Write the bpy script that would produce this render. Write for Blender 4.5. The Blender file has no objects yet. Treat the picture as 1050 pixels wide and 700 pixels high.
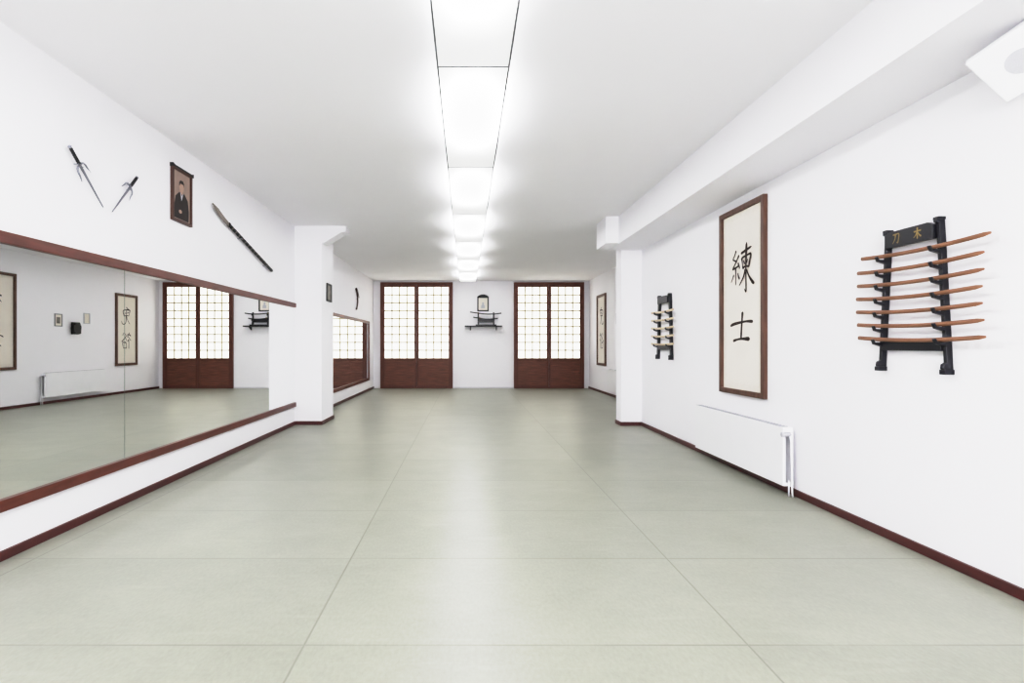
import bpy, bmesh, math, random
from mathutils import Vector, Quaternion
random.seed(4)
S = bpy.context.scene
COL = S.collection

# ------------------------------------------------------------------ helpers
def lin(c):
    r = []
    for v in c:
        v /= 255.0
        r.append(v/12.92 if v <= 0.04045 else ((v+0.055)/1.055)**2.4)
    return (r[0], r[1], r[2], 1.0)

def mat(name, c, rough=0.6, metal=0.0, var=0.06, scale=6.0, bump=0.0, bscale=80.0, stretch=(1,1,1), spec=0.5):
    m = bpy.data.materials.new(name); m.use_nodes = True
    nt = m.node_tree; N = nt.nodes; L = nt.links
    b = N["Principled BSDF"]
    b.inputs["Roughness"].default_value = rough
    b.inputs["Metallic"].default_value = metal
    b.inputs["Specular IOR Level"].default_value = spec
    tc = N.new("ShaderNodeTexCoord"); mp = N.new("ShaderNodeMapping")
    mp.inputs["Scale"].default_value = stretch
    L.new(tc.outputs["Object"], mp.inputs["Vector"])
    nz = N.new("ShaderNodeTexNoise"); nz.inputs["Scale"].default_value = scale
    nz.inputs["Detail"].default_value = 5
    L.new(mp.outputs["Vector"], nz.inputs["Vector"])
    cr = N.new("ShaderNodeValToRGB")
    a = lin(c)
    cr.color_ramp.elements[0].position = 0.3
    cr.color_ramp.elements[1].position = 0.7
    cr.color_ramp.elements[0].color = (a[0]*(1-var), a[1]*(1-var), a[2]*(1-var), 1)
    cr.color_ramp.elements[1].color = (min(1, a[0]*(1+var)), min(1, a[1]*(1+var)), min(1, a[2]*(1+var)), 1)
    L.new(nz.outputs["Fac"], cr.inputs["Fac"])
    L.new(cr.outputs["Color"], b.inputs["Base Color"])
    if bump > 0:
        n2 = N.new("ShaderNodeTexNoise"); n2.inputs["Scale"].default_value = bscale
        L.new(mp.outputs["Vector"], n2.inputs["Vector"])
        bp = N.new("ShaderNodeBump"); bp.inputs["Strength"].default_value = bump
        bp.inputs["Distance"].default_value = 0.01
        L.new(n2.outputs["Fac"], bp.inputs["Height"]); L.new(bp.outputs["Normal"], b.inputs["Normal"])
    return m

def emit_mat(name, c, strength, base=(240,240,235)):
    m = mat(name, base, 0.7, var=0.01)
    b = m.node_tree.nodes["Principled BSDF"]
    b.inputs["Emission Color"].default_value = lin(c)
    b.inputs["Emission Strength"].default_value = strength
    return m

class MB:
    def __init__(s): s.v = []; s.f = []; s.mi = []
    def add(s, vs, fs, m=0):
        o = len(s.v); s.v += [tuple(v) for v in vs]
        for f in fs: s.f.append([i+o for i in f]); s.mi.append(m)
        return s
    def box(s, x0, x1, y0, y1, z0, z1, m=0):
        return s.add([(x0,y0,z0),(x1,y0,z0),(x1,y1,z0),(x0,y1,z0),(x0,y0,z1),(x1,y0,z1),(x1,y1,z1),(x0,y1,z1)],
              [(0,3,2,1),(4,5,6,7),(0,1,5,4),(1,2,6,5),(2,3,7,6),(3,0,4,7)], m)
    def prism(s, pts, a0, a1, m=0, axis='y', fn=None):
        n = len(pts); vs = []
        for a in (a0, a1):
            for p, q in pts:
                if axis == 'y': w = (p, a, q)
                elif axis == 'x': w = (a, p, q)
                else: w = (p, q, a)
                if fn: w = fn(w)
                vs.append(w)
        fs = [tuple(range(n)), tuple(range(2*n-1, n-1, -1))]
        for i in range(n):
            j = (i+1) % n
            fs.append((i, j, n+j, n+i))
        return s.add(vs, fs, m)
    def rim(s, x0, x1, z0, z1, w, y0, y1, wt=None, wb=None):
        wt = wt or w; wb = wb or w
        O = [(x0,z0),(x1,z0),(x1,z1),(x0,z1)]; I = [(x0+w,z0+wb),(x1-w,z0+wb),(x1-w,z1-wt),(x0+w,z1-wt)]
        vs = []
        for y in (y0, y1):
            vs += [(p, y, q) for p, q in O] + [(p, y, q) for p, q in I]
        fs = []
        for i in range(4):
            j = (i+1) % 4
            fs += [(i,j,4+j,4+i), (8+i,12+i,12+j,8+j), (i,8+i,8+j,j), (4+i,4+j,12+j,12+i)]
        return s.add(vs, fs)
    def tube(s, path, rad, seg=10, m=0, sq=1.0):
        P = [Vector(p) for p in path]
        if not isinstance(rad, (list, tuple)): rad = [rad]*len(P)
        vs = []; fs = []; k = len(P)
        for i, p in enumerate(P):
            t = (P[min(i+1,k-1)] - P[max(i-1,0)]).normalized()
            ref = Vector((0,1,0)) if abs(t.y) < 0.9 else Vector((0,0,1))
            a = t.cross(ref).normalized(); b = t.cross(a).normalized()
            for j in range(seg):
                th = 2*math.pi*j/seg
                vs.append(p + a*math.cos(th)*rad[i] + b*math.sin(th)*rad[i]*sq)
        for i in range(k-1):
            for j in range(seg):
                q = (j+1) % seg
                fs.append((i*seg+j, i*seg+q, (i+1)*seg+q, (i+1)*seg+j))
        fs.append(tuple(range(seg))); fs.append(tuple(range((k-1)*seg, k*seg))[::-1])
        return s.add(vs, fs, m)
    def strokes(s, strokes, x, z, w, h, y, th=0.05, m=0, loose=0.0):
        """brush strokes: heavy entry, thin middle, pressed or trailing exit"""
        for si, st in enumerate(strokes):
            if loose:
                st = [(u+random.uniform(-1,1)*loose, v+random.uniform(-1,1)*loose, q*random.uniform(0.75,1.25)) for u, v, q in st]
            pts = []
            n = len(st)
            for i in range(n-1):
                p0 = st[max(i-1,0)]; p1 = st[i]; p2 = st[i+1]; p3 = st[min(i+2,n-1)]
                for k in range(6):
                    t = k/6.0
                    pts.append([0.5*((2*p1[c])+(-p0[c]+p2[c])*t+(2*p0[c]-5*p1[c]+4*p2[c]-p3[c])*t*t+(-p0[c]+3*p1[c]-3*p2[c]+p3[c])*t**3) for c in range(3)])
            pts.append(list(st[-1]))
            L = []; R = []
            K = len(pts)
            for i, p in enumerate(pts):
                a = pts[max(i-1,0)]; b = pts[min(i+1,K-1)]
                dx = (b[0]-a[0])*w; dz = (b[1]-a[1])*h
                l = math.hypot(dx, dz) or 1
                f = i/(K-1)
                pr = 0.78 + 0.42*math.exp(-((f-0.12)/0.12)**2) + 0.25*math.exp(-((f-0.85)/0.12)**2)
                wd = p[2]*th*0.5*pr*(0.35 if i in (0, K-1) else 1)
                L.append((x+p[0]*w - dz/l*wd, y-0.0004*si, z+p[1]*h + dx/l*wd))
                R.append((x+p[0]*w + dz/l*wd, y-0.0004*si, z+p[1]*h - dx/l*wd))
            s.add(L+R, [(i, i+1, K+i+1, K+i) for i in range(K-1)], m)
        return s
    def mesh(s, name, mats, smooth=False, norm=True):
        me = bpy.data.meshes.new(name); me.from_pydata(s.v, [], s.f)
        for m in mats: me.materials.append(m)
        for p, i in zip(me.polygons, s.mi):
            p.material_index = i; p.use_smooth = smooth
        if norm:
            bm = bmesh.new(); bm.from_mesh(me)
            bmesh.ops.recalc_face_normals(bm, faces=bm.faces)
            bm.to_mesh(me); bm.free()
        me.update()
        return me
    def obj(s, name, mats, parent=None, bevel=0, smooth=False, label=None, norm=True):
        if not isinstance(mats, (list, tuple)): mats = [mats]
        o = bpy.data.objects.new(name, s.mesh(name, mats, smooth, norm)); COL.objects.link(o)
        if parent: o.parent = parent
        if bevel:
            b = o.modifiers.new("bevel", "BEVEL"); b.width = bevel; b.segments = 2; b.limit_method = 'ANGLE'
        if label: o["label"] = label
        return o

def struct(o, label=None, cat=None):
    o["kind"] = "structure"
    if label: o["label"] = label
    if cat: o["category"] = cat
    return o

def thing(name, label, cat, loc, rz=0.0, tilt=0.0, group=None):
    e = bpy.data.objects.new(name, None); COL.objects.link(e)
    e.empty_display_size = 0.1
    e.location = loc; e.rotation_euler = (0, tilt, rz)
    e["label"] = label; e["category"] = cat
    if group: e["group"] = group
    return e
RIGHT = -math.pi/2; LEFT = math.pi/2; BACK = 0.0

def copy_tree(src, loc, **props):
    n = src.copy(); COL.objects.link(n); n.location = loc
    for k, v in props.items(): n[k] = v
    for c in src.children:
        d = c.copy(); COL.objects.link(d); d.parent = n
        for g in c.children:
            h = g.copy(); COL.objects.link(h); h.parent = d
    return n

# ------------------------------------------------------------------ materials
M_wall = mat("wall_paint", (248,247,251), 0.85, var=0.008, scale=1.2, bump=0.05, bscale=60)
M_ceil = mat("ceiling_paint", (249,248,251), 0.85, var=0.012, scale=1.0, bump=0.05, bscale=50)
M_base = mat("baseboard_wood", (80,39,38), 0.4, var=0.2, scale=5, stretch=(6,0.6,6))
M_wood = mat("mirror_frame_wood", (100,55,46), 0.4, var=0.25, scale=5, stretch=(0.8,6,6))
M_shoji = mat("shoji_frame_wood", (98,56,44), 0.5, var=0.2, scale=6, stretch=(4,4,0.6))
M_plank = mat("shoji_plank_wood", (112,68,53), 0.5, var=0.4, scale=5, stretch=(0.6,3,7))
M_latt = mat("lattice_wood", (176,165,134), 0.6, var=0.05)
M_scrollw = mat("scroll_frame_wood", (92,63,51), 0.5, var=0.3, scale=5, stretch=(5,5,1))
M_paper = mat("rice_paper", (235,229,219), 0.9, var=0.025, scale=3, bump=0.05, bscale=120)
M_mount = mat("scroll_mount_cloth", (231,225,215), 0.9, var=0.04, scale=30)
M_ink = mat("black_ink", (52,40,36), 0.8, var=0.3, scale=12)
M_gold = mat("gold_paint", (150,130,84), 0.6, metal=0.2, var=0.1)
M_black = mat("black_lacquer", (18,18,28), 0.35, var=0.2, scale=10)
M_blk2 = mat("black_satin", (24,24,26), 0.5, var=0.2)
M_oak = mat("red_oak_bokken", (138,98,74), 0.45, var=0.18, scale=8, stretch=(0.8,8,8))
M_pale = mat("pale_wood", (212,196,170), 0.5, var=0.1, scale=8, stretch=(0.8,8,8))
M_steel = mat("polished_steel", (150,152,160), 0.3, metal=0.8, var=0.1, scale=12)
M_alu = mat("aluminium", (132,134,138), 0.4, metal=0.2, var=0.05)
M_white = mat("white_enamel", (247,247,250), 0.35, var=0.01)
M_grill = mat("radiator_grille", (215,215,220), 0.5, var=0.03)
M_grey = mat("grey_mesh", (194,194,201), 0.8, var=0.06, scale=200)
M_skin = mat("portrait_skin", (176,148,132), 0.8)
M_sepia = mat("portrait_backdrop", (158,138,128), 0.8, var=0.16, scale=4)
M_cloth = mat("portrait_clothing", (52,46,46), 0.8, var=0.2)
M_photo = mat("photo_print", (130,126,120), 0.6, var=0.4, scale=14)

m = bpy.data.materials.new("mirror_glass"); m.use_nodes = True
b = m.node_tree.nodes["Principled BSDF"]
b.inputs["Base Color"].default_value = (0.96, 0.97, 0.965, 1); b.inputs["Metallic"].default_value = 1
b.inputs["Roughness"].default_value = 0.0
M_mirror = m
M_edge = mat("mirror_edge", (120,140,130), 0.4)
M_shojip = emit_mat("backlit_shoji_paper", (255,252,242), 0.95)

def floor_mat():
    m = bpy.data.materials.new("green_grey_tatami_mats"); m.use_nodes = True
    nt = m.node_tree; N = nt.nodes; L = nt.links; b = N["Principled BSDF"]
    tc = N.new("ShaderNodeTexCoord"); sx = N.new("ShaderNodeSeparateXYZ")
    L.new(tc.outputs["Object"], sx.inputs[0])
    def math_(op, a, bv=None, c=None):
        n = N.new("ShaderNodeMath"); n.operation = op
        for i, v in enumerate((a, bv, c)):
            if v is None: continue
            if isinstance(v, (int, float)): n.inputs[i].default_value = v
            else: L.new(v, n.inputs[i])
        return n.outputs[0]
    xs = math_('ADD', sx.outputs[0], 0.73); ys = math_('SUBTRACT', sx.outputs[1], 2.46)
    dx = math_('PINGPONG', xs, 1.0); dy = math_('PINGPONG', ys, 0.5)
    def seam(v, w):
        mr = N.new("ShaderNodeMapRange"); mr.inputs["From Min"].default_value = 0.001
        mr.inputs["From Max"].default_value = w
        mr.inputs["To Min"].default_value = 1.0; mr.inputs["To Max"].default_value = 0.0
        L.new(v, mr.inputs["Value"]); return mr.outputs[0]
    ns = N.new("ShaderNodeTexNoise"); ns.inputs["Scale"].default_value = 1.3; ns.inputs["Detail"].default_value = 2
    L.new(tc.outputs["Object"], ns.inputs["Vector"])
    mk = N.new("ShaderNodeMapRange"); mk.inputs["From Min"].default_value = 0.35; mk.inputs["From Max"].default_value = 0.6
    mk.inputs["To Min"].default_value = 0.4; mk.inputs["To Max"].default_value = 0.95
    L.new(ns.outputs["Fac"], mk.inputs["Value"])
    sm = math_('MAXIMUM', seam(dx, 0.007), math_('MULTIPLY', seam(dy, 0.009), mk.outputs[0]))
    fx = math_('FLOOR', math_('DIVIDE', xs, 2.0)); fy = math_('FLOOR', ys)
    cb = N.new("ShaderNodeCombineXYZ"); L.new(fx, cb.inputs[0]); L.new(fy, cb.inputs[1])
    wn = N.new("ShaderNodeTexWhiteNoise"); L.new(cb.outputs[0], wn.inputs["Vector"])
    n1 = N.new("ShaderNodeTexNoise"); n1.inputs["Scale"].default_value = 2.2; n1.inputs["Detail"].default_value = 9
    n1.inputs["Roughness"].default_value = 0.7
    L.new(tc.outputs["Object"], n1.inputs["Vector"])
    mpp = N.new("ShaderNodeMapping"); mpp.inputs["Scale"].default_value = (1.0, 0.45, 1.0)
    L.new(tc.outputs["Object"], mpp.inputs["Vector"])
    n2 = N.new("ShaderNodeTexNoise"); n2.inputs["Scale"].default_value = 60; n2.inputs["Detail"].default_value = 5
    n2.inputs["Roughness"].default_value = 0.65
    L.new(mpp.outputs["Vector"], n2.inputs["Vector"])
    t = math_('ADD', math_('MULTIPLY', n1.outputs["Fac"], 0.46),
              math_('ADD', math_('MULTIPLY', n2.outputs["Fac"], 0.42), math_('MULTIPLY', wn.outputs["Value"], 0.12)))
    cr = N.new("ShaderNodeValToRGB")
    cr.color_ramp.elements[0].position = 0.27; cr.color_ramp.elements[0].color = lin((141,143,131))
    cr.color_ramp.elements[1].position = 0.73; cr.color_ramp.elements[1].color = lin((166,168,155))
    L.new(t, cr.inputs["Fac"])
    mps = N.new("ShaderNodeMapping"); mps.inputs["Scale"].default_value = (0.5, 3.0, 1.0); mps.inputs["Rotation"].default_value = (0,0,0.4)
    L.new(tc.outputs["Object"], mps.inputs["Vector"])
    n3 = N.new("ShaderNodeTexNoise"); n3.inputs["Scale"].default_value = 4.0; n3.inputs["Detail"].default_value = 6
    L.new(mps.outputs["Vector"], n3.inputs["Vector"])
    sc = N.new("ShaderNodeMapRange"); sc.inputs["From Min"].default_value = 0.58; sc.inputs["From Max"].default_value = 0.78
    sc.inputs["To Max"].default_value = 0.25
    L.new(n3.outputs["Fac"], sc.inputs["Value"])
    mz = N.new("ShaderNodeMix"); mz.data_type = 'RGBA'
    L.new(sc.outputs[0], mz.inputs["Factor"]); L.new(cr.outputs["Color"], mz.inputs["A"])
    mz.inputs["B"].default_value = lin((176,178,167))
    mx = N.new("ShaderNodeMix"); mx.data_type = 'RGBA'
    L.new(sm, mx.inputs["Factor"])
    mx.inputs["B"].default_value = lin((130,132,120)); L.new(mz.outputs["Result"], mx.inputs["A"])
    L.new(mx.outputs["Result"], b.inputs["Base Color"])
    wv = N.new("ShaderNodeTexWave"); wv.inputs["Scale"].default_value = 30; wv.bands_direction = 'Y'
    wv.inputs["Distortion"].default_value = 1.0
    L.new(tc.outputs["Object"], wv.inputs["Vector"])
    h = math_('SUBTRACT', math_('ADD', math_('MULTIPLY', wv.outputs["Fac"], 0.12), math_('MULTIPLY', n2.outputs["Fac"], 0.4)), sm)
    bp = N.new("ShaderNodeBump"); bp.inputs["Strength"].default_value = 0.18; bp.inputs["Distance"].default_value = 0.003
    L.new(h, bp.inputs["Height"]); L.new(bp.outputs["Normal"], b.inputs["Normal"])
    b.inputs["Roughness"].default_value = 0.36
    b.inputs["Specular IOR Level"].default_value = 0.42
    return m
M_floor = floor_mat()

# ------------------------------------------------------------------ room shell (metres)
XL, XR, XR2 = -2.92, 2.96, 3.87
YB, YF, H = 17.2, -4.0, 3.38
BZ = 2.95
struct(MB().box(-3.2,4.2,YF-0.2,YB+0.2,-0.2,0).obj("floor", M_floor), "grey-green tatami mat floor with thin seams", "floor")
struct(MB().box(-3.2,4.2,YF-0.2,YB+0.2,H,H+0.2).obj("ceiling", M_ceil), "plain white painted ceiling", "ceiling")
struct(MB().box(-3.2,XL,YF,YB,0,H).obj("wall_left", M_wall), "white painted wall with mirrors", "wall")
struct(MB().box(XR,4.2,YF,9.5,0,H).obj("wall_right", M_wall), "white painted wall with sword racks", "wall")
struct(MB().box(XR2,4.2,9.5,YB,0,H).obj("wall_right.001", M_wall), "white painted wall of the wider rear bay", "wall")
struct(MB().box(-3.2,4.2,YB,YB+0.2,0,H).obj("wall_back", M_wall), "white end wall between two shoji windows", "wall")
struct(MB().box(-3.2,4.2,YF-0.2,YF,0,H).obj("wall_front", M_wall), "white end wall", "wall")
struct(MB().box(2.4,XR,YF,9.2,BZ,H).obj("ceiling_beam", M_wall), "boxed white soffit running along the wall", "ceiling beam")
struct(MB().box(2.2,2.4,8.6,9.2,BZ+0.01,H).obj("ceiling_beam.001", M_wall), "short boxed white stub beside the soffit", "ceiling beam")
struct(MB().box(2.61,XR,9.2,9.5,0,H).obj("wall_pillar", M_wall), "square white pillar against the wall", "pillar")
struct(MB().box(XL,-2.46,9.3,10.1,0,H).obj("wall_pillar.001", M_wall), "square white pillar beside the wall mirror", "pillar")
struct(MB().prism([(-2.46,3.10),(-2.42,3.10),(-2.14,3.27),(-2.05,3.29),(-2.05,H),(-2.46,H)],9.3,9.6).obj("trim_1", M_wall),
       "flared white bracket at the top of the pillar", "bracket")

bb, bt = 0.062, 0.022
struct(MB().box(XL,XL+bt,YF,9.3,0,bb).obj("baseboard_left", M_base, bevel=0.004), "dark red-brown wooden baseboard", "baseboard")
struct(MB().box(XL,XL+bt,10.1,YB,0,bb).obj("baseboard_left.001", M_base, bevel=0.004), "dark red-brown wooden baseboard", "baseboard")
struct(MB().box(XL+bt,-2.44,9.278,9.3,0,bb).box(-2.46,-2.44,9.3,10.1,0,bb).obj("baseboard_pillar", M_base), "dark red-brown baseboard around the pillar", "baseboard")
struct(MB().box(XR-bt,XR,YF,9.178,0,bb).obj("baseboard_right", M_base, bevel=0.004), "dark red-brown wooden baseboard", "baseboard")
struct(MB().box(2.59,XR,9.178,9.2,0,bb).box(2.59,2.61,9.2,9.5,0,bb).obj("baseboard_pillar.001", M_base), "dark red-brown baseboard around the pillar", "baseboard")
struct(MB().box(XR2-bt,XR2,9.5,YB,0,bb).obj("baseboard_right.001", M_base), "dark red-brown wooden baseboard", "baseboard")
struct(MB().box(-0.42,1.49,YB-bt,YB,0,0.04).obj("baseboard_back", M_grill), "pale thin baseboard", "baseboard")

# ------------------------------------------------------------------ shoji windows
def shoji(name, x0, x1, y, rz, paper):
    w = x1-x0
    cx = (x0+x1)/2
    e = thing(name, "tall shoji window with red-brown wooden frame and planked base", "window", (cx, y, 0), rz)
    struct(e)
    top = 3.33
    MB().rim(-w/2, w/2, 0, top, 0.065, -0.09, 0, 0.07, 0.03).obj("window_frame", M_shoji, e, bevel=0.006)
    for s in (-1, 1):
        a, c = (-w/2+0.065, -0.004) if s < 0 else (0.004, w/2-0.065)
        sw = 0.065
        lf = MB().rim(a, c, 0.03, top-0.07, sw, -0.075, -0.03, 0.08, 0.06)
        sash = lf.obj("sash", M_shoji, e, bevel=0.004)
        MB().box(a+sw, c-sw, -0.075, -0.03, 0.88, 0.95).obj("middle_rail", M_shoji, sash, bevel=0.004)
        pl = MB()
        nb = 6
        for i in range(nb):
            z0 = 0.09 + i*0.79/nb; z1 = z0 + 0.79/nb - 0.012
            pl.box(a+sw, c-sw, -0.062, -0.035, z0, z1)
        pl.box(a+sw, c-sw, -0.04, -0.03, 0.09, 0.88)
        pl.box(a+sw, c-sw, -0.078, -0.062, 0.46, 0.50)
        pl.obj("planked_panel", M_plank, sash, bevel=0.002)
        MB().box(a+sw, c-sw, -0.045, -0.03, 0.95, top-0.15).obj("paper_pane", paper, sash, label="backlit white paper pane")
        g = MB()
        nc, nr = 4, 9
        W = c-a-2*sw; Hh = top-0.15-0.95
        for i in range(1, nc):
            x = a+sw+W*i/nc; g.box(x-0.016, x+0.016, -0.060, -0.045, 0.95, top-0.15)
        for i in range(1, nr):
            z = 0.95+Hh*i/nr; g.box(a+sw, c-sw, -0.058, -0.045, z-0.017, z+0.017)
        g.obj("lattice", M_latt, sash, label="pale wooden lattice")
    return e
shoji("window_1", -2.69, -0.42, YB, BACK, M_shojip)
shoji("window_2", 1.50, 3.70, YB, BACK, M_shojip)
M_rear_fill = emit_mat("rear_fill_paper", (250,250,255), 10.5)  # strong glow for the added fill windows behind the camera
shoji("rear_fill_window_1", -2.6, 0.1, YF, math.pi, M_rear_fill)  # unseen window, added behind the camera to fill the room with light
shoji("rear_fill_window_2", 0.2, 2.9, YF, math.pi, M_rear_fill)  # second added fill window, also out of view

# ------------------------------------------------------------------ ceiling light run
def diffuser_mat():
    m = bpy.data.materials.new("opal_diffuser"); m.use_nodes = True
    nt = m.node_tree; N = nt.nodes; L = nt.links; b = N["Principled BSDF"]
    b.inputs["Base Color"].default_value = (0.85,0.85,0.86,1); b.inputs["Roughness"].default_value = 0.35
    tc = N.new("ShaderNodeTexCoord"); sx = N.new("ShaderNodeSeparateXYZ"); L.new(tc.outputs["Object"], sx.inputs[0])
    def M(op, a, bb_=None):
        n = N.new("ShaderNodeMath"); n.operation = op
        for i, v in enumerate((a, bb_)):
            if v is None: continue
            if isinstance(v, (int, float)): n.inputs[i].default_value = v
            else: L.new(v, n.inputs[i])
        return n.outputs[0]
    def ss(v, f0, f1):
        mr = N.new("ShaderNodeMapRange"); mr.interpolation_type = 'SMOOTHSTEP'
        mr.inputs["From Min"].default_value = f0; mr.inputs["From Max"].default_value = f1
        mr.inputs["To Min"].default_value = 1.0; mr.inputs["To Max"].default_value = 0.0
        L.new(v, mr.inputs["Value"]); return mr.outputs[0]
    ay = M('ABSOLUTE', M('SUBTRACT', sx.outputs[1], 0.85))
    ax = M('ABSOLUTE', sx.outputs[0])
    g = M('MULTIPLY', ss(ay, 0.05, 1.2), M('ADD', M('MULTIPLY', ss(ax, 0.06, 0.27), 0.55), 0.45))
    em = M('ADD', M('MULTIPLY', M('POWER', g, 2.0), 12.0), 0.32)
    b.inputs["Emission Color"].default_value = (1,1,1,1)
    L.new(em, b.inputs["Emission Strength"])
    return m
M_diff = diffuser_mat()
ML = 2.15
def make_light(y0):
    e = thing("ceiling_light", "suspended flat opal light panel with thin metal edge", "ceiling light", (0.05, y0, 3.29), group="row of ceiling light panels")
    MB().box(-0.242,0.242,0.005,ML-0.005,0.003,0.010).obj("diffuser", M_diff, e, label="glowing opal diffuser panel")
    vs = MB()
    O = [(-0.255,0),(0.255,0),(0.255,ML),(-0.255,ML)]; I = [(-0.242,0.006),(0.242,0.006),(0.242,ML-0.006),(-0.242,ML-0.006)]
    v = [(p,q,0) for p,q in O]+[(p,q,0) for p,q in I]+[(p,q,0.016) for p,q in O]+[(p,q,0.016) for p,q in I]
    fs = []
    for i in range(4):
        j = (i+1)%4
        fs += [(i,j,4+j,4+i),(8+i,12+i,12+j,8+j),(i,8+i,8+j,j),(4+i,4+j,12+j,12+i)]
    vs.add(v, fs).obj("frame", M_alu, e)
    for y in (0.25, ML-0.25):
        for x in (-0.248, 0.248):
            MB().tube([(x,y,0.012),(x,y,0.09)],0.003,6).obj("suspension_rod", M_white, e)
    return e
first = make_light(3.81-2*ML)
for k in range(-1, 6):
    copy_tree(first, (0.05, 3.81+k*ML, 3.29))
def area(name, loc, sx, sy, power, rot=(0,0,0), col=(1,1,1)):
    l = bpy.data.lights.new(name, 'AREA'); l.shape = 'RECTANGLE'; l.size = sx; l.size_y = sy
    l.energy = power; l.color = col
    o = bpy.data.objects.new(name, l); COL.objects.link(o); o.location = loc; o.rotation_euler = rot
    return o
for k in range(-2, 6):
    area("tube_uplight", (0.05, 3.81+k*ML+1.05, 3.303), 0.40, 2.1, 2.0, (math.pi,0,0))

# ------------------------------------------------------------------ wall mirrors
def mirror(name, y0, y1, seams, posts):
    e = thing(name, "long wall mirror framed by dark brown wooden rails", "mirror", (XL, y0, 0.31), LEFT)
    L = y1-y0; zt = 2.065-0.31
    MB().box(0,L,-0.035,0,0,0.075).obj("bottom_rail", M_wood, e, bevel=0.004)
    MB().box(0,L,-0.035,0,zt-0.075,zt).obj("top_rail", M_wood, e, bevel=0.004)
    for p in posts:
        MB().box(p-0.03,p+0.03,-0.034,0,0.075,zt-0.075).obj("end_post", M_wood, e)
    ed = [0]+seams+[L]
    for a, c in zip(ed[:-1], ed[1:]):
        MB().box(a+0.003,c-0.003,-0.012,-0.004,0.075,zt-0.075).obj("mirror_pane", M_mirror, e)
    MB().box(0,L,-0.004,0,0.075,zt-0.075).obj("backing", M_edge, e)
mirror("wall_mirror", 0.2, 9.278, [4.45], [])
mirror("wall_mirror.001", 10.4, 16.35, [3.2], [0.03, 5.92])

# ------------------------------------------------------------------ calligraphy
REN = [[(.27,.99,1),(.20,.88,.9),(.10,.79,.6)],[(.10,.79,.6),(.20,.76,.9),(.30,.70,.8)],
       [(.40,.86,1),(.26,.70,.8),(.08,.56,.7)],[(.08,.56,1),(.24,.58,.8),(.40,.61,.7)],
       [(.34,.68,.6),(.40,.60,1),(.43,.53,.9)],[(.25,.56,1.1),(.26,.35,1),(.25,.16,.7)],
       [(.15,.43,.8),(.11,.33,.9),(.03,.24,.4)],[(.35,.43,.6),(.40,.35,1),(.44,.29,.8)],
       [(.50,.87,.8),(.70,.90,1.1),(.97,.95,.7)],[(.76,1.08,1.1),(.73,.6,1.1),(.72,.2,1.2),(.73,-.02,.9),(.64,.05,.4)],
       [(.55,.78,1),(.57,.64,1),(.58,.50,.8)],[(.55,.77,.8),(.75,.80,.9),(.94,.80,1.1),(.90,.64,1.1),(.86,.50,.8)],
       [(.63,.70,.6),(.66,.64,.8),(.68,.60,.5)],[(.82,.71,.6),(.80,.65,.8),(.77,.60,.4)],
       [(.58,.52,.8),(.72,.54,.8),(.88,.53,.8)],[(.71,.48,.9),(.62,.30,.9),(.42,.12,.4)],
       [(.75,.48,.6),(.86,.30,1.2),(1.02,.14,1.5),(1.12,.13,.4)]]
SHI = [[(-.06,.56,.6),(.20,.63,1.2),(.70,.68,1.0),(1.06,.66,1.4)],[(.56,1.06,.9),(.52,.6,1.4),(.48,.08,.9)],
       [(.10,.00,.7),(.45,.08,1.2),(.92,.07,1.4)]]
BUSHI1 = [[(.5,1,1),(.4,.9,1),(.3,.85,.6)],[(.15,.85,1),(.18,.65,1),(.22,.5,.8)],[(.15,.84,.8),(.5,.87,1),(.85,.82,1),(.78,.5,.9)],
       [(.25,.68,.8),(.5,.70,.8),(.75,.68,.8)],[(.22,.5,.8),(.5,.53,.9),(.78,.5,.8)],[(.5,.86,.9),(.5,.6,.9),(.4,.3,.9),(.1,.05,.5)],
       [(.56,.5,1),(.56,.2,1),(.7,.06,1),(1.0,.1,1.1),(1.02,.25,.4)]]
BUSHI2 = [[(.2,1,1),(.27,.92,1),(.3,.88,.6)],[(.05,.8,.9),(.2,.82,1),(.38,.84,.8),(.2,.6,.8),(.0,.45,.5)],[(.24,.62,1.1),(.24,.3,1),(.23,0,.7)],
       [(.3,.55,.8),(.36,.48,.9),(.4,.44,.5)],[(.6,.95,.9),(.55,.84,.9),(.45,.75,.4)],[(.76,.97,.6),(.86,.86,1),(.96,.78,1)],
       [(.68,.78,1),(.58,.58,.9),(.42,.42,.4)],[(.68,.76,.8),(.82,.58,1.1),(1.02,.42,1)],[(.55,.35,1),(.57,.2,1),(.58,.04,.8)],
       [(.55,.34,.8),(.75,.37,.9),(.9,.34,1),(.86,.05,.9)],[(.58,.06,.8),(.72,.08,.8),(.86,.06,.8)]]
KI = [[(.08,.66,.9),(.5,.69,1),(.92,.68,.9)],[(.5,1,1),(.5,.5,1),(.5,0,.9)],[(.48,.62,.8),(.34,.36,.9),(.08,.15,.4)],[(.52,.62,.6),(.7,.36,1),(.95,.16,1.1)]]
KATANA = [[(.12,.84,.8),(.5,.86,.9),(.86,.85,1),(.82,.4,1),(.72,.08,.9),(.58,.18,.4)],[(.46,.85,1),(.40,.45,.9),(.10,.05,.4)]]

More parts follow.
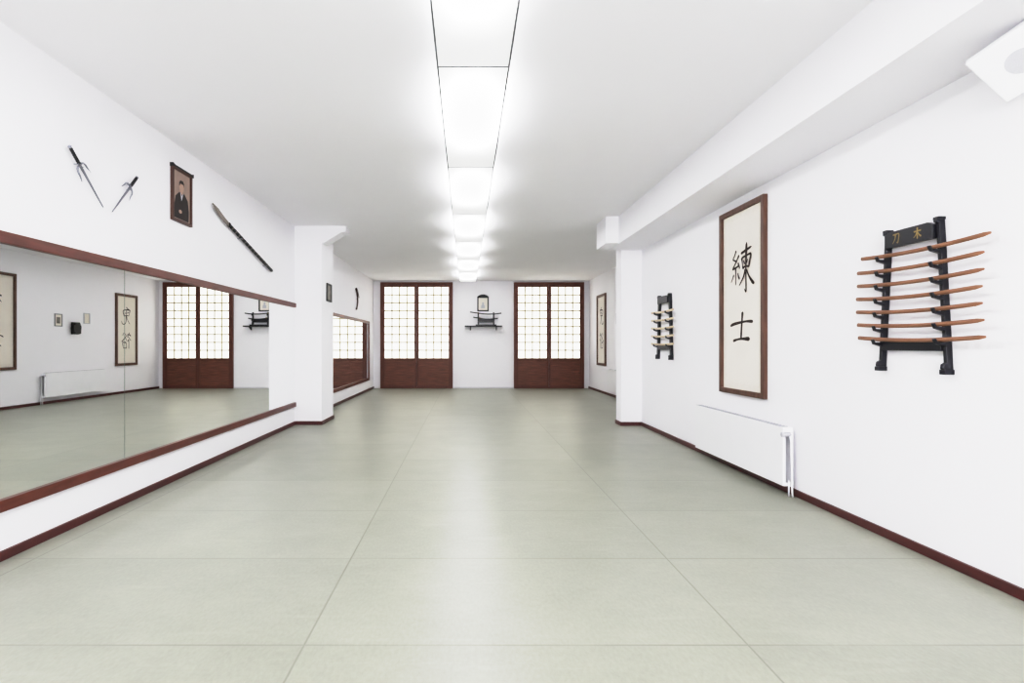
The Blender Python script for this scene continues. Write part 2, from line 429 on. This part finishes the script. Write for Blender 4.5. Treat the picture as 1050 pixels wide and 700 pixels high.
def scroll(name, label, loc, rz, w, h, chars, fw=0.06, loose=0.012):
    e = thing(name, label, "calligraphy scroll", loc, rz)
    MB().rim(-w/2,w/2,0,h,fw,-0.045,0).obj("frame", M_scrollw, e, bevel=0.005)
    MB().box(-w/2+fw,w/2-fw,-0.015,0,fw,h-fw).obj("mount", M_mount, e, label="pale cloth mount")
    iw = w*0.36
    MB().box(-iw,iw,-0.017,-0.015,h*0.06,h*0.94).obj("paper", M_paper, e, label="off-white rice paper")
    for st, x, z, cw, ch, th in chars:
        MB().strokes(st, x, z, cw, ch, -0.0185, th, loose=loose).obj("brushed_character", M_ink, e, norm=False, label="black brushed character")
    return e
scroll("calligraphy_scroll", "tall framed scroll with two black brushed characters above the radiator", (XR, 5.83, 0.82), RIGHT, 0.94, 2.02,
       [(REN,-0.24,1.11,0.46,0.46,0.030),(SHI,-0.23,0.575,0.44,0.30,0.034)], 0.055)
scroll("calligraphy_scroll.001", "tall narrow framed scroll with loose black characters near the shoji window", (XR2, 15.55, 0.78), RIGHT, 0.98, 2.02,
       [(BUSHI1,-0.21,1.15,0.42,0.50,0.028),(BUSHI2,-0.21,0.48,0.42,0.45,0.028)], 0.07, 0.05)
scroll("calligraphy_scroll.002", "tall framed scroll with black characters in the rear bay", (XR2, 11.22, 0.83), RIGHT, 1.0, 2.05,
       [(BUSHI2,-0.16,1.2,0.40,0.46,0.026),(SHI,-0.16,0.5,0.40,0.36,0.026)], 0.06, 0.04)

# ------------------------------------------------------------------ sword racks
def rack(name, label, loc, half_b, half_t, h, levels, hook, header, pt=0.013):
    e = thing(name, label, "sword rack", loc, RIGHT)
    for s in (-1, 1):
        def sh(wv, s=s):
            k = wv[2]/h
            return (wv[0] + s*(half_b+(half_t-half_b)*k), wv[1], wv[2])
        p = MB()
        prof = [(0,0.0),(-0.050,0.0),(-0.062,0.02),(-0.058,0.045),(-0.038,0.055)]
        for z in levels:
            prof += [(-0.038,z-0.043),(-hook+0.008,z-0.027),(-hook-0.004,z+0.004),(-hook+0.004,z+0.008),(-hook+0.014,z-0.014),(-0.038,z-0.017)]
        prof += [(-0.038,h-0.03),(-0.055,h-0.02),(-0.050,h),(0,h)]
        p.prism(prof,-pt,pt,axis='x',fn=sh)
        p.box(s*half_b-0.020,s*half_b+0.020,-0.062,0,-0.018,0.012)
        p.box(s*half_t-0.020,s*half_t+0.020,-0.050,0,h-0.008,h+0.012)
        p.obj("post", M_black, e, bevel=0.003)
    MB().box(-half_b+0.03,half_b-0.03,-0.045,-0.012,0.125,0.19).obj("crossbar", M_black, e, bevel=0.003)
    hd = MB().prism([(-half_t+0.01,h-0.12),(half_t-0.01,h-0.12),(half_t-0.01,h-0.03),(half_t-0.05,h-0.012),(-half_t+0.05,h-0.012),(-half_t+0.01,h-0.03)],-0.06,-0.03).obj("header_board", M_black, e, bevel=0.003)
    if header:
        for st, x in ((KATANA,-0.125),(KI,0.05)):
            MB().strokes(st,x,h-0.102,0.07,0.075,-0.0625,0.011).obj("gold_character", M_gold, hd, norm=False, label="dull gold painted character")
    return e
Z0 = 1.19
lv = [1.385,1.48,1.575,1.67,1.765,1.86,1.96]
rack("sword_rack", "black lacquered wall rack holding seven wooden practice swords", (XR-0.002, 3.59, Z0), 0.265, 0.205, 0.945, [z-Z0 for z in lv], 0.10, True)

def bokken_mesh(L, r, sag, name, mt):
    n = 24; path = []; rad = []
    for i in range(n+1):
        t = i/n; x = (t-0.5)*L
        z = sag*(2*t-1)**2 - sag*0.15
        path.append((x, 0, z)); rad.append(r*(1.05 if t < 0.25 else (1.0 if t < 0.955 else 1.0-(t-0.955)*11)))
    return MB().tube(path, rad, 8, sq=0.75).mesh(name, [mt], smooth=True)
bm_big = bokken_mesh(0.98, 0.0135, 0.018, "bokken_mesh", M_oak)
for i, z in enumerate(lv):
    o = bpy.data.objects.new("wooden_sword" + ("" if i == 0 else ".%03d" % i), bm_big); COL.objects.link(o)
    off = [-0.01,0.0,0.01,0.01,0.0,0.0,-0.04][i]
    o.location = (XR-0.068, 3.54+off, z+0.001); o.rotation_euler = (0, 0.008, RIGHT)
    o["label"] = "red oak wooden practice sword resting on the black rack"; o["category"] = "wooden sword"
    o["group"] = "wooden swords on the wall rack"
Z1 = 1.16
lv2 = [1.36,1.48,1.60,1.72,1.84]
rack("sword_rack.001", "small black wall rack holding short pale wooden swords beside the pillar", (XR-0.002, 8.08, Z1), 0.27, 0.21, 0.93, [z-Z1 for z in lv2], 0.10, False, 0.024)
bm_sm = bokken_mesh(0.90, 0.016, 0.012, "tanto_mesh", M_pale)
for i, z in enumerate(lv2):
    o = bpy.data.objects.new("short_wooden_sword" + ("" if i == 0 else ".%03d" % i), bm_sm); COL.objects.link(o)
    o.location = (XR-0.068, 8.06, z+0.003); o.rotation_euler = (0, 0, RIGHT)
    o["label"] = "short pale wooden sword resting on the small black rack"; o["category"] = "wooden sword"
    o["group"] = "short wooden swords on the small rack"

# ------------------------------------------------------------------ radiators
M_slot = mat("grille_slot", (175,175,180), 0.6)
def radiator(name, label, loc, L, h):
    e = thing(name, label, "radiator", loc, RIGHT)
    MB().box(0,L,-0.125,-0.110,0.0,h).obj("front_panel", M_white, e, bevel=0.004)
    MB().box(0,L,-0.045,-0.030,0.0,h).obj("rear_panel", M_white, e, bevel=0.004)
    g = MB().box(0.008,L-0.008,-0.110,-0.045,h-0.014,h-0.004)
    n = int(L/0.05)
    for i in range(n):
        x = 0.02+i*(L-0.04)/n
        g.box(x,x+0.022,-0.122,-0.05,h-0.003,h+0.004,1)
    g.obj("top_grille", [M_white, M_slot], e)
    n = int(L/0.05); A = []; B = []
    for i in range(n):
        x = 0.02+i*(L-0.04)/n; yv = -0.060 if i % 2 else -0.095
        A.append((x, yv)); B.append((x, yv+0.003))
    MB().prism(A+B[::-1], 0.03, h-0.03, axis='z').obj("convector_sheet", M_grill, e)
    for x0 in (0, L-0.008):
        MB().rim(-0.110,-0.045,0,h-0.014,0.010,x0,x0+0.008,0.03,0.03).obj("end_cover", M_white, e)
        c = COL.objects[-1]
        for v in c.data.vertices: v.co = (v.co.y, v.co.x, v.co.z)
    MB().tube([(L,-0.078,h-0.06),(L+0.03,-0.078,h-0.06)],0.013,10).obj("valve", M_alu, e, label="metal valve body")
    MB().tube([(L+0.026,-0.078,h-0.06),(L+0.026,-0.15,h-0.06)],[0.016,0.022],12).obj("thermostat_knob", M_grey, e)
    MB().tube([(L+0.026,-0.078,h-0.06),(L+0.030,-0.07,h-0.12),(L+0.030,-0.06,0.0),(L+0.030,-0.055,-loc[2]+0.002)],0.008,8).obj("pipe", M_white, e, smooth=True)
    MB().tube([(L-0.004,-0.078,0.05),(L+0.012,-0.078,0.05),(L+0.012,-0.078,-loc[2]+0.002)],0.007,8).obj("pipe", M_white, e, smooth=True)
    for x in (0.15, L-0.18):
        MB().box(x,x+0.03,-0.03,-0.002,0.1,h-0.1).obj("bracket", M_white, e)
radiator("radiator", "long white panel radiator with side valve under the framed scroll", (XR, 6.76, 0.09), 1.87, 0.525)
radiator("radiator.001", "long white panel radiator in the rear bay", (XR2, 14.5, 0.16), 2.1, 0.56)

# ------------------------------------------------------------------ left wall: weapons and portrait
def sai(name, loc, tilt):
    e = thing(name, "steel sai dagger with black wrapped grip hung on the wall", "sai", loc, LEFT, tilt, "sai daggers on the wall")
    y = -0.03
    pth = []; rr = []
    for i in range(17):
        pth.append((0.012+i*0.0078,y,0)); rr.append(0.0135 if i % 2 else 0.0115)
    MB().tube(pth, rr, 10).obj("grip", M_blk2, e, smooth=False, label="black cord-wrapped grip")
    MB().tube([(-0.008,y,0),(0,y,0),(0.012,y,0)],[0.007,0.015,0.010],10).obj("pommel", M_steel, e)
    MB().tube([(0.13,y,0),(0.16,y,0),(0.3,y,0),(0.5,y,0),(0.515,y,0)],[0.011,0.010,0.008,0.005,0.001],8).obj("blade", M_steel, e)
    for s in (-1, 1):
        MB().tube([(0.145,y,0),(0.147,y,s*0.025),(0.155,y,s*0.045),(0.175,y,s*0.056),(0.205,y,s*0.058),(0.245,y,s*0.070)],[0.008,0.008,0.007,0.007,0.006,0.002],8).obj("guard_prong", M_steel, e, smooth=True)
    MB().tube([(0.17,0,0.012),(0.17,-0.04,0.012)],0.003,6).obj("wall_peg", M_steel, e)
    MB().tube([(0.13,0,-0.016),(0.13,-0.04,-0.016)],0.003,6).obj("wall_peg", M_steel, e)
sai("sai_dagger", (XL, 3.98, 2.80), 0.76)
sai("sai_dagger.001", (XL, 4.795, 2.823), 2.289)

e = thing("naginata", "long black pole weapon with curved blade hung diagonally on the wall", "pole weapon", (XL, 6.20, 2.926), LEFT, 0.241)
y = -0.035
pts_t = []; pts_b = []
for i in range(13):
    t = i/12; x = t*0.46
    c = 0.045*(1-t)**2
    w = 0.064*min(1, t*3.2+0.02)*(1-0.35*t)
    pts_t.append((x, c+w*0.55)); pts_b.append((x, c-w*0.55))
MB().prism(pts_t+pts_b[::-1], y-0.005, y+0.005).obj("blade", mat("dull_blade", (132,122,116), 0.45, metal=0.4, var=0.15), e, label="short curved dull steel blade")
MB().tube([(0.45,y,0),(0.47,y,0)],[0.030,0.030],16,sq=0.8).obj("guard", M_blk2, e)
MB().tube([(0.47,y,0),(1.3,y,0),(1.95,y,0)],[0.021,0.021,0.021],12).obj("shaft", M_blk2, e, smooth=True)
MC = mat("grey_cord", (112,104,98), 0.8)
for i in range(13):
    MB().tube([(0.53+i*0.10,y,0),(0.55+i*0.10,y,0)],0.0228,12).obj("cord_binding", MC, e)
MB().tube([(1.94,y,0),(1.975,y,0)],[0.022,0.016],12).obj("end_cap", M_steel, e)
for x in (0.8, 1.7):
    MB().tube([(x,-0.001,-0.026),(x,-0.06,-0.026)],0.005,6).obj("wall_peg", M_steel, e)

def ell(cx, cz, rx, rz, n=20): return [(cx+rx*math.cos(2*math.pi*i/n), cz+rz*math.sin(2*math.pi*i/n)) for i in range(n)]
e = thing("framed_portrait", "brown framed faded portrait of a person in black clothes", "picture", (XL, 5.58, 2.595), LEFT)
e.scale = (0.92, 1, 0.95)
W2, Hh, fw = 0.21, 0.57, 0.028
MB().rim(-W2,W2,0,Hh,fw,-0.03,0).obj("frame", mat("portrait_frame_wood", (76,50,42), 0.5, var=0.2), e, bevel=0.003)
MB().prism([(-W2-0.012,Hh-0.02),(-W2-0.012,Hh+0.02),(-W2+0.04,Hh+0.008),(W2-0.04,Hh+0.008),(W2+0.012,Hh+0.02),(W2+0.012,Hh-0.02),(W2-0.02,Hh-0.008),(-W2+0.02,Hh-0.008)],-0.038,-0.002).obj("top_moulding", M_blk2, e, bevel=0.002)
MB().box(-W2+fw,W2-fw,-0.012,-0.001,fw,Hh-fw).obj("picture", M_sepia, e, label="faded sepia backdrop")
MB().prism([(-0.15,0.04),(0.15,0.04),(0.155,0.16),(0.13,0.27),(0.06,0.325),(-0.05,0.325),(-0.125,0.27),(-0.155,0.16)],-0.0145,-0.012).obj("painted_clothing", M_cloth, e)
MB().prism([(-0.02,0.31),(0.02,0.31),(0.022,0.33),(0.038,0.355),(0.045,0.39),(0.038,0.425),(0.015,0.445),(-0.015,0.445),(-0.038,0.425),(-0.045,0.39),(-0.038,0.355),(-0.022,0.33)],-0.0155,-0.012).obj("painted_face", M_skin, e)
MB().prism(ell(-0.03,0.12,0.03,0.02),-0.017,-0.012).obj("painted_hand", M_skin, e)
MB().prism([(-0.047,0.395),(-0.047,0.43),(-0.025,0.455),(0.025,0.455),(0.047,0.43),(0.047,0.395),(0.035,0.42),(-0.035,0.42)],-0.017,-0.012).obj("painted_hair", M_cloth, e)
MB().prism([(-0.03,0.325),(-0.005,0.24),(0.03,0.325),(0.0,0.29)],-0.0165,-0.012).obj("painted_collar", M_grey, e)

e = thing("picture_frame", "small dark framed picture on the side of the pillar", "picture", (-2.46, 9.77, 2.13), LEFT)
MB().rim(-0.17,0.17,0,0.32,0.03,-0.02,0).obj("frame", M_blk2, e)
MB().box(-0.14,0.14,-0.008,0,0.03,0.29).obj("picture", M_photo, e)

e = thing("kama_sickle", "dark red-brown curved sickle hung upright above the mirror", "sickle", (XL, 14.45, 2.30), LEFT)
hp = [(-0.08,0.0),(0.02,0.10),(0.08,0.22),(0.06,0.34),(-0.02,0.45),(-0.12,0.54)]
MB().tube([(x,-0.035,z) for x,z in hp],[0.022,0.020,0.020,0.020,0.022,0.024],10).obj("handle", mat("kama_handle", (66,32,31), 0.45), e, smooth=True)
o = []; i_ = []
for k in range(11):
    t = k/10
    o.append((-0.12+0.02+0.36*t, 0.54+0.03-0.22*t*t)); i_.append((-0.12+0.03+0.33*t, 0.54-0.03-0.19*t*t))
MB().prism(o+i_[::-1], -0.040, -0.030).obj("blade", M_blk2, e, label="dark curved blade")
MB().tube([(0.075,-0.001,0.28),(0.075,-0.05,0.28)],0.005,6).obj("wall_peg", M_steel, e)

# ------------------------------------------------------------------ back wall: portrait, shelf, swords
e = thing("framed_portrait.001", "small dark arched frame with pale picture on the end wall", "picture", (0.53, YB, 2.42), BACK)
MB().rim(-0.18,0.18,0,0.46,0.038,-0.03,0).obj("frame", M_blk2, e)
MB().prism([(-0.18,0.46),(0.18,0.46),(0.13,0.50),(0.05,0.53),(-0.05,0.53),(-0.13,0.50)],-0.03,0).obj("arched_top", M_blk2, e)
MB().box(-0.142,0.142,-0.01,-0.001,0.038,0.43).obj("picture", M_paper, e, label="pale picture")
MB().prism([(-0.06,0.10),(0.06,0.10),(0.055,0.18),(0.02,0.22),(0.035,0.26),(0,0.29),(-0.035,0.26),(-0.02,0.22),(-0.055,0.18)],-0.012,-0.01).obj("painted_figure", M_grey, e)

e = thing("wall_shelf", "dark wooden wall shelf carrying a sword stand", "shelf", (0.54, YB, 1.93), BACK)
MB().box(-0.58,0.58,-0.25,0,0,0.035).obj("board", M_blk2, e, bevel=0.003)
for x in (-0.42, 0.39):
    MB().prism([(0,0),(-0.2,0),(-0.02,-0.10),(0,-0.10)],x,x+0.03,axis='x').obj("bracket", M_blk2, e)
e = thing("sword_stand", "black lacquered two-tier sword stand on the wall shelf", "sword stand", (0.62, YB-0.11, 1.966), BACK)
MB().box(-0.32,0.32,-0.08,0.08,0,0.035).obj("base", M_black, e, bevel=0.003)
for s in (-1, 1):
    MB().prism([(-0.05,0.035),(0.04,0.035),(0.03,0.42),(0.0,0.42),(0.0,0.34),(-0.05,0.34),(-0.065,0.37),(-0.075,0.34),(-0.06,0.31),(0.0,0.31),(0.0,0.18),(-0.05,0.18),(-0.065,0.21),(-0.075,0.18),(-0.06,0.15),(-0.02,0.14)],
               s*0.24-0.02,s*0.24+0.02,axis='x').obj("upright", M_black, e)
MB().box(-0.22,0.22,0.0,0.025,0.10,0.22).obj("back_panel", M_black, e)
for i, (z, L) in enumerate(((2.345, 1.0), (2.185, 0.78))):
    e = thing("sheathed_sword" + ("" if i == 0 else ".001"), "black sheathed curved sword resting on the stand", "sword", (0.60, YB-0.135, z), BACK, group="swords on the shelf stand")
    pa = [((t/12-0.5)*L*0.72+L*0.14, 0, -0.03*(1-(2*t/12-1)**2)+0.012) for t in range(13)]
    MB().tube(pa, 0.017, 8).obj("scabbard", M_black, e, smooth=True)
    x0 = pa[0][0]
    MB().tube([(x0-0.012,0,0.014),(x0,0,0.012)],0.034,14).obj("guard", M_gold, e)
    MB().tube([(x0-L*0.26,0,0.05),(x0-L*0.13,0,0.028),(x0-0.012,0,0.014)],0.016,8).obj("hilt", M_blk2, e, smooth=True)

# ------------------------------------------------------------------ rear bay wall small things
e = thing("picture_frame.001", "small white framed photo in the rear bay", "picture", (XR2, 12.96, 1.80), RIGHT)
MB().rim(-0.12,0.12,0,0.30,0.02,-0.02,0).obj("frame", M_alu, e)
MB().box(-0.10,0.10,-0.008,0,0.02,0.28).obj("mount", M_paper, e)
MB().box(-0.06,0.06,-0.010,-0.008,0.07,0.22).obj("picture", M_photo, e)
e = thing("picture_frame.002", "small pale framed print beside the telephone", "picture", (XR2, 13.93, 1.90), RIGHT)
MB().rim(-0.11,0.11,0,0.27,0.015,-0.02,0).obj("frame", M_grey, e)
MB().box(-0.095,0.095,-0.008,0,0.015,0.255).obj("picture", M_mount, e)
e = thing("wall_telephone", "black wall telephone with handset in the rear bay", "telephone", (XR2, 13.46, 1.62), RIGHT)
MB().prism([(0,0),(-0.08,0.02),(-0.09,0.2),(-0.05,0.30),(0,0.30)],-0.17,0.08,axis='x').obj("body", M_blk2, e, bevel=0.006)
MB().tube([(0.10,-0.12,0.03),(0.12,-0.10,0.08),(0.12,-0.09,0.22),(0.10,-0.12,0.27)],[0.034,0.022,0.022,0.034],10).obj("handset", M_blk2, e, smooth=False)
MB().box(0.078,0.11,-0.08,-0.02,0.12,0.18).obj("cradle", M_blk2, e)

# ------------------------------------------------------------------ speaker below soffit
e = thing("wall_speaker", "white box loudspeaker with round pale grille mounted under the soffit", "loudspeaker", (2.80, 2.75, 2.79))
d = Vector((-0.50, -0.50, -0.70)).normalized()
qq = d.to_track_quat('Z', 'Y') @ Quaternion((0,0,1), math.radians(30))
e.rotation_euler = qq.to_euler()
MB().box(-0.155,0.155,-0.155,0.155,-0.03,0.015).obj("cabinet", M_white, e, bevel=0.008)
MB().tube([(0,0,0.010),(0,0,0.017)],0.065,28).obj("grille", M_grey, e, label="round pale mesh grille")
pw = qq.inverted() @ (Vector((XR-0.01, 2.80, 2.86))-Vector(e.location))
MB().tube([(0,0,-0.03), tuple(pw)],0.018,10).obj("wall_bracket", M_white, e)

# ------------------------------------------------------------------ world, camera, colour
w = bpy.data.worlds.new("world"); S.world = w; w.use_nodes = True
w.node_tree.nodes["Background"].inputs[0].default_value = (0.9,0.93,1,1)
w.node_tree.nodes["Background"].inputs[1].default_value = 0.6
cam = bpy.data.cameras.new("camera"); co = bpy.data.objects.new("camera", cam); COL.objects.link(co)
co.location = (0,0,1.35); co.rotation_euler = (math.pi/2,0,0)
cam.sensor_width = 36; cam.lens = 19.2; cam.shift_x = 0.0448; cam.shift_y = 0.0038; cam.clip_start = 0.05
S.camera = co
vs = S.view_settings
vs.view_transform = 'Standard'
vs.look = 'None'
vs.exposure = 0.0
vs.gamma = 1.0
vs.use_curve_mapping = True
cm = vs.curve_mapping
cm.use_clip = False
cm.clip_max_x = 4.0; cm.clip_max_y = 2.0
c = cm.curves[3]
P = [(0,0),(0.03,0.034),(0.10,0.15),(0.20,0.35),(0.30,0.57),(0.39,0.72),(0.60,0.86),(0.80,0.91),(1.2,0.955),(3.0,1.0)]
c.points[0].location = P[0]; c.points[1].location = P[-1]
for p in P[1:-1]: c.points.new(*p)
cm.update()
